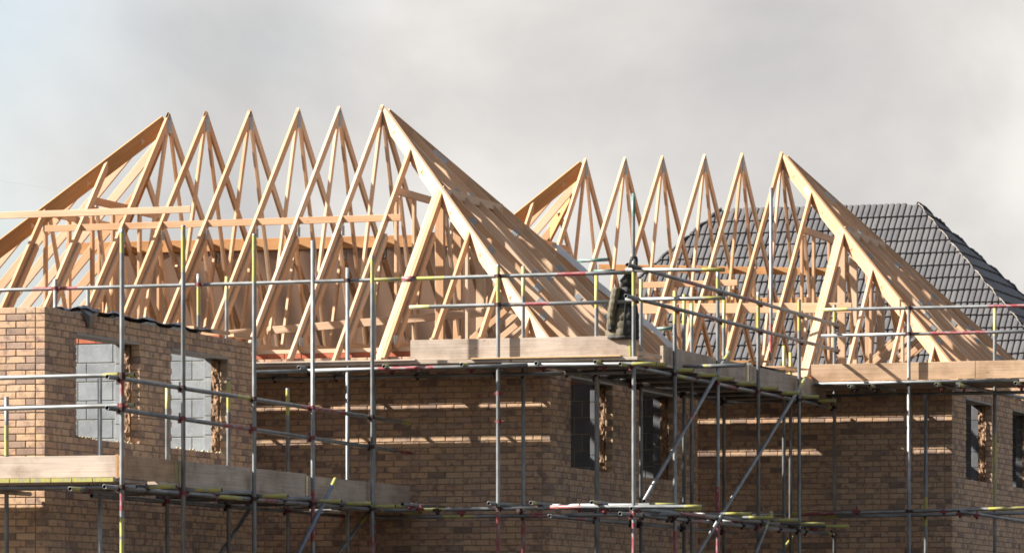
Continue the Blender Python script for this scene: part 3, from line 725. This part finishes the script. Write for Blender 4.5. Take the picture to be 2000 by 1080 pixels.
for i, u in enumerate((-5.6, -4.6, -3.4, -2.6, -1.55, -0.55, 0.35, 1.1)):
    b.tube('transom', (u, -1.78 if i % 2 else -1.7, 3.385), (u, -0.06, 3.385), [(0, 0.2, 'y')] if i % 3 else []); b.couple((u, VI, 3.35), b.R.choice([0, 2])) ; b.couple((u, -0.5, 3.34), 0)
for v in (-1.445, -1.21, -0.975, -0.74): 
    b.board('scaffold_board', (-7.8, v, 3.432), (-3.9, v, 3.432), 0.232, 0.038, (0, 0, 1)); b.board('scaffold_board', (-3.88, v, 3.432), (-0.02, v, 3.432), 0.232, 0.038, (0, 0, 1)); b.board('scaffold_board', (0.0, v, 3.432), (1.55, v, 3.432), 0.232, 0.038, (0, 0, 1))
for v0_, w_, cuts in ((-0.536, 0.175, (-7.8, -3.9, 0.02)), (-0.322, 0.168, (-7.8, -3.5, 0.02)), (-0.105, 0.185, (-7.8, -3.7, 0.02))):
    for x0_, x1_ in zip(cuts, cuts[1:]): b.board('scaffold_board', (x0_, v0_, 3.432), (x1_-0.02, v0_, 3.432), w_, 0.038, (0, 0, 1))
b.board('toe_board', (-1.31, VM+0.09, 3.585), (UC-0.06, VM+0.09, 3.585), 0.245, 0.038, (0, 1, 0))
hp = bar(b.e, 'end_hoop', (UC-0.085, VM+0.066, 3.585), (UC-0.06, VM+0.066, 3.585), 0.247, 0.003, (0, 1, 0), 'yellow')
for x0_, x1_, t_ in ((-0.5, 1.35, .018), (-7.5, -1.2, .02)):
    b.board('plywood_strip', (x0_, VM-0.035, 3.462), (x1_, VM-0.035, 3.462), 0.10, t_, (0, 0, 1), 'chip' if x0_ > -1 else 'board')
# lower lift
b.rail(fv(735, 997, VI), fv(1110, 991, VI), [(0.5, 0.85, 'y'), (0.0, 0.1, 'y')], 'ledger'); b.rail(fv(1075, 990, VI-0.05), fv(1372, 989, VI-0.05), [(0.0, 0.38, 'r'), (-0.22, 0, 'y')], 'ledger')
b.rail((-2.1, -0.5, 1.62), fv(1330, 1003, -0.5), [(0.9, 1.3, 'y'), (2.0, 2.4, 'r')], 'ledger'); b.rail(fv(745, 990, VI+0.2), fv(806, 988, VI+0.2), [(0, 2, 'y')], 'ledger')
for u in (-1.3, -0.22, 0.3, 1.05): b.tube('transom', (u, -1.75, 1.74), (u, -0.15, 1.74), [(0, 0.15, 'y')] if u > 0 else []); b.couple((u, VI, 1.71), b.R.choice([0, 2]))
for px, py, m_ in ((819, 994, 2), (853, 996, 0), (900, 1000, 2), (1015, 996, 0), (1130, 992, 2), (1180, 996, 2)): b.couple(fv(px, py, VI-0.03), m_)
for z in (3.05, 2.72): b.couple((-0.18, VM, z), 2)
b.couplers()
# --- scaffold along the side of the middle house
c = Scaffold('scaffold running back along the side of the middle house with diagonal braces', (UC, 3, -CAMZ), 3)
c.standard(UC, VM, 4.60, [(-0.55, -0.05, 'y'), (3.55, 3.9, 's'), (2.5, 3.15, 'r'), (0.4, 2.4, 's')])
for px, py, sp in ((1318, 568, [(-0.4, 0, 'y'), (0.3, 3.1, 'r')]), (1402, 528, [(2.2, 3.7, 'r'), (-0.3, -0.1, 'y')]), (1481, 570, [(-0.5, -0.05, 'y')]), (1561, 585, [(-0.42, -0.02, 'y'), (0.3, 2.9, 'r')]), (1630, 595, [(-0.3, -0.1, 'y')])):
    p = fu(px, py, UC); c.standard(UC, p[1], p[2], sp)
for px, py, sp in ((1252, 545, [(-0.3, 0, 'y')]), (1336, 575, [(-0.4, 0, 'y')]), (1414, 582, [(-0.4, 0, 'y')]), (1506, 367, [(4.0, 4.6, 'r'), (-2.3, -1.9, 'r')]), (1237, 378, [(-0.3, 0, 'g')])):
    p = fu(px, py, 0.42); c.standard(0.42, p[1], p[2], sp)
for px, py, u_ in ((1351, 592, 0.9), (1531, 675, 1.0), (1544, 688, 1.0), (1167, 720, 0.42)):
    p = fu(px, py, u_); c.standard(u_, p[1], p[2], [(-0.3, 0, 'y')])
UJ = UC+0.05
c.rail((UJ, -1.95, 4.50), (UJ, 8.45, 4.47), [(2.5, 3.2, 'r'), (5.2, 5.8, 'r')]); c.rail((UJ, -2.0, 4.13), (UJ, 8.45, 4.125), [(3.4, 3.8, 'r'), (6.0, 6.2, 'r')])
c.rail((UC-0.1, VM+0.0, 4.475), fv(1415, 527, VM), [(-0.27, 0, 'y')]); c.rail((UC-0.1, VM-0.0, 4.125), fv(1415, 582, VM), [(-0.27, 0, 'y')])
c.rail((UJ-0.1, -1.9, 3.345), (UJ-0.1, 8.7, 3.345), [(0, 0.2, 'y'), (2.5, 2.8, 'y'), (4.8, 5.2, 'r'), (-0.5, 0, 'y')], 'ledger'); c.rail((0.36, -0.2, 3.345), (0.36, 7.2, 3.345), None, 'ledger')
for v in (-0.9, 0.3, 1.4, 2.2, 3.3, 4.4, 5.6, 6.6, 7.6):
    c.tube('transom', (0.1, v, 3.395), (1.72, v, 3.395), [(-0.25, 0, 'y')]); c.couple((UC-.05, v, 3.36), c.R.choice([0, 0, 2]))
c.tube('transom', fv(1305, 717, 0.9), fv(1455, 713, 0.9), [(0.45, 0.55, 'y')])
for i in range(5): 
    for v0_, v1_ in ((-1.3, 2.4), (2.42, 6.2), (6.22, 8.5)): c.board('scaffold_board', (0.42+0.236*i, v0_, 3.436), (0.42+0.236*i, v1_, 3.436), 0.225, 0.038, (0, 0, 1))
c.board('toe_board', (UC-0.085, 0.0, 3.565), (UC-0.085, 4.0, 3.565), 0.225, 0.038, (1, 0, 0)); c.board('toe_board', (UC-0.085, 4.02, 3.565), (UC-0.085, 8.2, 3.565), 0.225, 0.038, (1, 0, 0))
bar(c.e, 'end_hoop', (UC-0.063, 0.0, 3.565), (UC-0.063, 0.06, 3.565), 0.227, 0.003, (1, 0, 0), 'yellow')
c.board('toe_board', (UC-0.02, 0.95-1.2, 3.52), (UC+0.02, -1.4, 3.50), 0.05, 0.02, (1, 0, 0), 'pine')
for v_ in (3.9, 4.05): bar(c.e, 'end_hoop', (UC-0.063, v_, 3.565), (UC-0.063, v_+0.05, 3.565), 0.228, 0.003, (1, 0, 0), 'yellow')
c.tube('brace', fu(1424, 688, UJ+0.02), fu(1258, 978, UJ+0.02), [(0, 0.25, 'y'), (1.9, 2.1, 'r')]); c.tube('brace', fu(1574, 737, UJ+0.02), fu(1358, 1090, UJ+0.02), [(0, 0.4, 'y')])
c.tube('brace', fu(1507, 1000, UJ), fu(1470, 1095, UJ), [(0, 0.4, 'y')]); c.tube('brace', fu(1560, 1035, 0.9), fu(1510, 1095, 0.9), [(0, 1.0, 'y')])
c.rail((UJ-0.1, -1.9, 1.60), (UJ-0.1, 8.8, 1.60), [(-0.6, 0, 'y'), (3.1, 3.6, 'r')], 'ledger'); c.rail((0.36, -1.2, 1.60), (0.36, 7.4, 1.60), [(1, 1.4, 'r')], 'ledger')
c.rail((UJ-0.02, -1.7, 1.665), (UJ-0.02, 5.2, 1.665), [(2, 3.2, 'r')], 'ledger')
for px, py, pl in ((1325, 985, 0.75), (1371, 994, 0.55), (1468, 1003, 1.6), (1512, 1010, 0.9), (1560, 1015, 1.2), (1612, 1022, 1.3), (1660, 1027, 1.2)):
    v = {1325: -1.2, 1371: 0.2, 1468: 2.2, 1512: 3.3, 1560: 4.6, 1612: 6.2, 1660: 7.4}[px]
    p = fv(px, py, v); c.tube('transom', (p[0]-1.55, v, p[2]), (p[0], v, p[2]), [(-0.33, 0, 'y')]); c.couple((UC-.05, v, p[2]-0.04), c.R.choice([0, 0, 2]))
for v in (-1.0, 0.1, 1.0, 2.4, 3.6, 4.4, 5.5, 6.9): c.couple((UJ-0.1, v, 1.60), c.R.choice([0, 2]))
c.couplers()
# --- scaffold along the front of the right house
dsc = Scaffold('scaffold platform across the front of the right house below the smaller timber roof', (2.8, 7.4, -CAMZ), 4)
VR = 7.4
p = fv(1775, 600, VR); dsc.standard(p[0], VR, p[2], [(0.5, 1.6, 'r')]); dsc.standard(4.55, VR, 4.6)
p = fv(1943, 598, 8.4); dsc.standard(p[0], 8.4, p[2], [(-0.4, 0, 'y'), (3.6, 4.6, 'y')]); p = fv(1808, 740, 8.4); dsc.standard(p[0], 8.4, 3.5, [(3.35, 3.75, 'y')])
p = fv(1700, 745, 8.4); 
dsc.rail(fv(1608, 605, VR+.05), fv(2060, 596, VR+.05), [(0, 0.33, 'y'), (-0.9, -0.3, 'r')]); dsc.rail(fv(1604, 656, VR+.05), fv(2060, 646, VR+.05), [(1.5, 2.3, 'r')])
dsc.rail(fv(1590, 750, VR-.075), fv(1990, 742, VR-.075), [], 'ledger'); dsc.rail((1.3, 8.25, 3.50), (4.7, 8.25, 3.50), None, 'ledger')
dsc.rail(fv(1560, 1004, VR+.05), fv(2060, 990, VR+.05), [(0, 0.5, 'r'), (-0.9, 0, 'y')], 'ledger'); dsc.rail(fv(1600, 1009, 8.35), fv(2060, 1000, 8.35), None, 'ledger'); dsc.rail(fv(1380, 1004, 8.3), fv(1680, 1002, 8.3), [(1.2, 1.5, 'y')], 'ledger')
for px in (1660, 1700, 1830, 1872, 1985): 
    p = fv(px, 750, VR-0.25); dsc.tube('transom', (p[0], VR-0.3, 3.56), (p[0], 8.6, 3.56), [(0, 0.2, 'y')]); dsc.couple((p[0], VR+.05, 3.53), 2 if px % 20 else 0)
for px, py in ((1843, 998), (1874, 1003), (1907, 1006), (1672, 998)): dsc.couple(fv(px, py, VR), 2)
dsc.tube('transom', fv(1872, 998, VR-0.2), (4.3, 10.2, 1.72), [(0, 0.6, 's')]); dsc.tube('transom', fv(1872, 752, VR-0.3), (4.15, 10.2, 3.45), [(0, 0.15, 'y')])
for v in (7.5, 7.735, 7.97, 8.2095): dsc.board('scaffold_board', (1.35, v, 3.612), (4.7, v, 3.612), 0.232, 0.038, (0, 0, 1))
for v0_, w_ in ((8.4625, 0.175), (8.6875, 0.18)): dsc.board('scaffold_board', (-6.6, v0_, 3.612), (4.7, v0_, 3.612), w_, 0.038, (0, 0, 1))
for v in (7.5, 7.735, 7.97, 8.2095): dsc.board('scaffold_board', (-6.6, v, 3.612), (1.33, v, 3.612), 0.232, 0.038, (0, 0, 1))
dsc.board('toe_board', fv(1585, 729, VR+.09), fv(1905, 722, VR+.09), 0.235, 0.038, (0, 1, 0), 'board_new'); dsc.board('toe_board', fv(1906, 722, VR+.09), fv(2080, 719, VR+.09), 0.235, 0.038, (0, 1, 0), 'board_new')
dsc.couplers()
# ---------------------------------------------------------------- loose things
# padded jacket hung on the corner pole
def jacket():
    base = (UC-0.16, VM+0.16)
    top, bot = 4.60, 3.66
    j = thing('jacket', 'olive quilted padded jacket hung by its hood on the corner scaffold pole', 'jacket', W(base[0], base[1], bot))
    def loft(name, rings, m, mi2=None, n=40, quilt=0, cap=True):
        vs = []; fs = []; mi = []
        for (du, dv, z, ru, rv) in rings:
            for i in range(n):
                a = 2*math.pi*i/n
                wob = 1+0.07*math.sin(2*a+z*4)+0.035*math.sin(9*a+z*9)+0.02*math.sin(14*a-z*31)
                vs.append(W(base[0]+du+ru*math.cos(a)*wob, base[1]+dv+rv*math.sin(a)*wob, z))
        for k in range(len(rings)-1):
            for i in range(n):
                fs.append((k*n+i, k*n+(i+1) % n, k*n+n+(i+1) % n, k*n+n+i)); mi.append(1 if mi2 and mi2(i/n*360, rings[k][2]) else 0)
        if cap: fs.append(tuple(range(n))[::-1]); fs.append(tuple(range(len(vs)-n, len(vs)))); mi += [0, 0]
        me = mesh(name, vs, fs, [m, 'jacket_dark'], mi, True)
        return link(name, me, None, j)
    rings = []; K = 60
    for k in range(K+1):
        z = 3.70+(4.36-3.70)*k/K; f = k/K
        ru = 0.185-0.02*f if f < 0.35 else 0.178-0.13*((f-0.35)/0.65)**1.3; rv = ru*0.72
        q = 0.010*abs(math.sin(math.pi*(z-3.70)/0.094))**0.45 if f < 0.62 else 0.004*math.sin(z*70)
        rings.append((-0.03+0.06*f, 0, z, ru+q, rv+q))
    body = loft('body', rings, 'jacket', lambda a, z: (a > 282 or a < 100) or (z > 4.02 and 235 < a < 290))  # right side of the body coloured dark, as its shaded half
    loft('hem', [(-0.03, 0, 3.66, 0.17, 0.12), (-0.035, 0, 3.675, 0.20, 0.145), (-0.035, 0, 3.70, 0.205, 0.15), (-0.03, 0, 3.715, 0.185, 0.13)], 'jacket_dark')
    loft('hood', [(0.06, 0, 4.30, 0.07, 0.07), (0.04, 0, 4.36, 0.10, 0.09), (0.07, -0.02, 4.42, 0.075, 0.07), (0.10, -0.05, 4.48, 0.045, 0.05), (0.13, -0.10, 4.54, 0.052, 0.055), (0.15, -0.13, 4.585, 0.050, 0.055), (0.155, -0.14, 4.63, 0.038, 0.045), (0.155, -0.14, 4.645, 0.012, 0.015)], 'jacket_dark')
    # sleeves hanging down each side
    for sgn in (-1,):
        rg = []
        for k in range(25):
            f = k/24; z = 4.27-0.50*f; r = 0.060-0.014*f+0.003*math.sin(f*40)
            rg.append((0.02+sgn*(0.09+0.06*min(1, f*1.5)), -0.09-0.03*math.sin(f*3), z, r, r))
        loft('sleeve', rg, 'jacket' if sgn < 0 else 'jacket_dark', (lambda a, z: z < 3.84))
    mz = MB(); p = W(base[0]-0.02, base[1]-0.14, 3.9)
    bar(j, 'zip', (base[0]+0.02, base[1]-0.142, 3.72), (base[0]+0.05, base[1]-0.125, 4.1), 0.012, 0.012, (0, 1, 0), 'bore')
jacket()
# black damp-proof sheet crumpled along the top of the left side wall
def sheet(name, label, cat, pts, wid, m, thick=0.004, rough=0.03, seed=1, hang=0.0):
    R = random.Random(seed); vs = []; fs = []; n = len(pts); K = 9
    for i, (u, v, z) in enumerate(pts):
        for k in range(K):
            f = k/(K-1)-0.5
            vs.append(W(u+f*wid+R.uniform(-.01, .01), v+R.uniform(-.02, .02), z+0.012+rough*(1-abs(f)*1.4)*(0.9+math.sin(i*0.55+k*0.8+seed)+0.5*math.sin(i*1.25-k*1.7)+0.3*R.random())-hang*max(0, f-0.25)))
    for i in range(n-1):
        for k in range(K-1): a_ = i*K+k; fs.append((a_, a_+1, a_+K+1, a_+K))
    me = mesh(name, vs, fs, m, smooth=False)
    o = thing(name, label, cat, Vector((0, 0, 0)), data=me, rot=False); return o
sheet('plastic_sheet', 'crumpled black plastic sheet lying on top of the left house side wall', 'plastic sheet', [(-3.08, -7.75+0.08*i, 3.665) for i in range(53)], 0.36, 'black_sheet', rough=0.035, hang=0.0)
# hanging tip of the sheet
vs = [W(-2.93, -7.72, 3.70), W(-2.93, -7.12, 3.72), W(-2.925, -7.45, 3.48), W(-2.90, -7.5, 3.62)]
o = thing('plastic_flap', 'pointed black plastic flap hanging over the left house wall above the first window', 'plastic sheet', W(-2.93, -7.4, 3.6), data=None)
link('flap', mesh('flap', vs, [(0, 2, 3), (3, 2, 1), (0, 3, 1)], 'black_sheet'), None, o)
def loose_box(name, label, cat, P, size, m, yaw=0.0, tilt=0.0, taper=1.0):
    sx, sy, sz = size; vs = boxv(-sx/2, sx/2, -sy/2, sy/2, 0, sz)
    for v in vs[4:]: v.x *= taper; v.y *= taper
    o = thing(name, label, cat, W(*P), data=None); M = WM[o.name] @ Matrix.Rotation(yaw, 4, 'Z') @ Matrix.Rotation(tilt, 4, 'X')
    o.matrix_local = M; WM[o.name] = M; o.data if False else None
    return o, vs, M
def offcut(label, A, B, w, t, m='pine'):
    o = bar(None, 'timber_offcut', A, B, w, t, (0, 0, 1), m); o['label'] = label; o['category'] = 'timber'; return o
offcut('pale timber offcut lying on the far end of the left house side wall', (-3.08, -4.1, 3.72), (-2.98, -3.2, 3.71), 0.10, 0.04)
offcut('short timber offcut beside the tall pole at the back corner of the left house', (-3.0, -3.0, 3.70), (-2.9, -2.5, 3.69), 0.08, 0.03)
offcut('orange board lying flat on the side platform left of the black hopper', fu(1440, 706, 1.1), fu(1482, 706, 1.0), 0.3, 0.03, 'pine_orange')
offcut('pale plywood piece lying on the side platform right of the black hopper', fu(1512, 716, 1.15), fu(1560, 722, 1.1), 0.3, 0.02)
offcut('bare board lying along the platform corner behind the end of the front toe board', (UC-0.14, -1.25, 3.47), (UC-0.14, -0.1, 3.47), 0.12, 0.03)
# black hopper (open topped tub) on the side platform
def tub():
    p = fu(1494, 720, 1.2)
    o = thing('plastic_tub', 'black plastic tub tipped on its side on the side platform', 'tub', W(1.2, p[1], 3.46))
    mb = MB(); t = 0.012; s0, s1, hh = 0.13, 0.17, 0.27
    def frus(a, b_, z0, z1, flip):
        vs = [Vector((x*a, y*a, z0)) for x, y in ((-1, -1), (1, -1), (1, 1), (-1, 1))]+[Vector((x*b_, y*b_, z1)) for x, y in ((-1, -1), (1, -1), (1, 1), (-1, 1))]
        fs = [(0, 1, 5, 4), (1, 2, 6, 5), (2, 3, 7, 6), (3, 0, 4, 7), (3, 2, 1, 0)]
        mb.add(vs, [f[::-1] for f in fs] if flip else fs)
    frus(s0, s1, 0, hh, False); frus(s0-t, s1-t, t, hh, True)
    vs = [Vector((x*k, y*k, hh)) for k in (s1+0.012, s1-t) for x, y in ((-1, -1), (1, -1), (1, 1), (-1, 1))]
    mb.add(vs, [(0, 1, 5, 4), (1, 2, 6, 5), (2, 3, 7, 6), (3, 0, 4, 7)])
    link('tub_body', mb.build('tub_body', 'black_sheet'), WM[o.name] @ Matrix.Translation((0, 0, 0.02)) @ Matrix.Rotation(math.radians(12), 4, 'Y'), o)
tub()
p = fu(1560, 712, 1.1); me = unit_mesh('brick', 0.215, 0.065, 0.1, 'red_brick', 1)
o = thing('loose_brick', 'loose red brick on the platform where the side and right scaffolds meet', 'brick', W(1.2, p[1], 3.47), data=me)
sheet('white_sheet', 'scrap of white plastic sheet on the side platform behind the toe board', 'plastic sheet', [(0.95, fu(1425+3*i, 710, 1.0)[1], 3.50) for i in range(10)], 0.3, 'white_plastic', rough=0.06, seed=4)
# green tubes poking out behind the timber hip
def single_tube(label, A, B, col):
    a_, b_ = W(*A), W(*B); zz = (b_-a_).normalized(); xx = zz.orthogonal().normalized(); yy = zz.cross(xx); ln = (b_-a_).length
    M = R3(xx, yy, zz, a_); o = link('scaffold_tube', tube_mesh(ln, [(0, ln, col)]), M); o['label'] = label; o['category'] = 'tube'; o['group'] = 'green scaffold tubes behind the houses'
single_tube('green scaffold tube showing above the hip just left of the jacket', fv(1128, 510, 6.9), fv(1189, 507, 6.9), 'g')
single_tube('lower green scaffold tube half hidden behind the jacket and rails', fv(1160, 530, 6.9), fv(1200, 529, 6.9), 'g')
single_tube('green scaffold tube low behind the side scaffold near the white membrane edge', fv(1283, 642, 6.9), fv(1312, 641, 6.9), 'g')
# overhead cable behind the roofs
vs = []; n = 60; fs = []
for i in range(n+1):
    f = i/n; px = -300+1600*f; Y = 120-38*f; y_ = 353+px*0.157
    c_ = Vector(((px-1000)/9220*Y, Y, CAMZ+(1270-y_)/9220*Y))
    for k in range(5): vs.append(c_+Vector((0, math.cos(k*1.2566), math.sin(k*1.2566)))*0.0045)
for i in range(n):
    for k in range(5): fs.append((i*5+k, i*5+(k+1) % 5, i*5+5+(k+1) % 5, i*5+5+k))
o = thing('overhead_cable', 'thin overhead cable sagging across the sky behind the left end of the big roof frame', 'cable', Vector((0, 0, 0)), data=mesh('overhead_cable', vs, fs, 'wire'), rot=False)
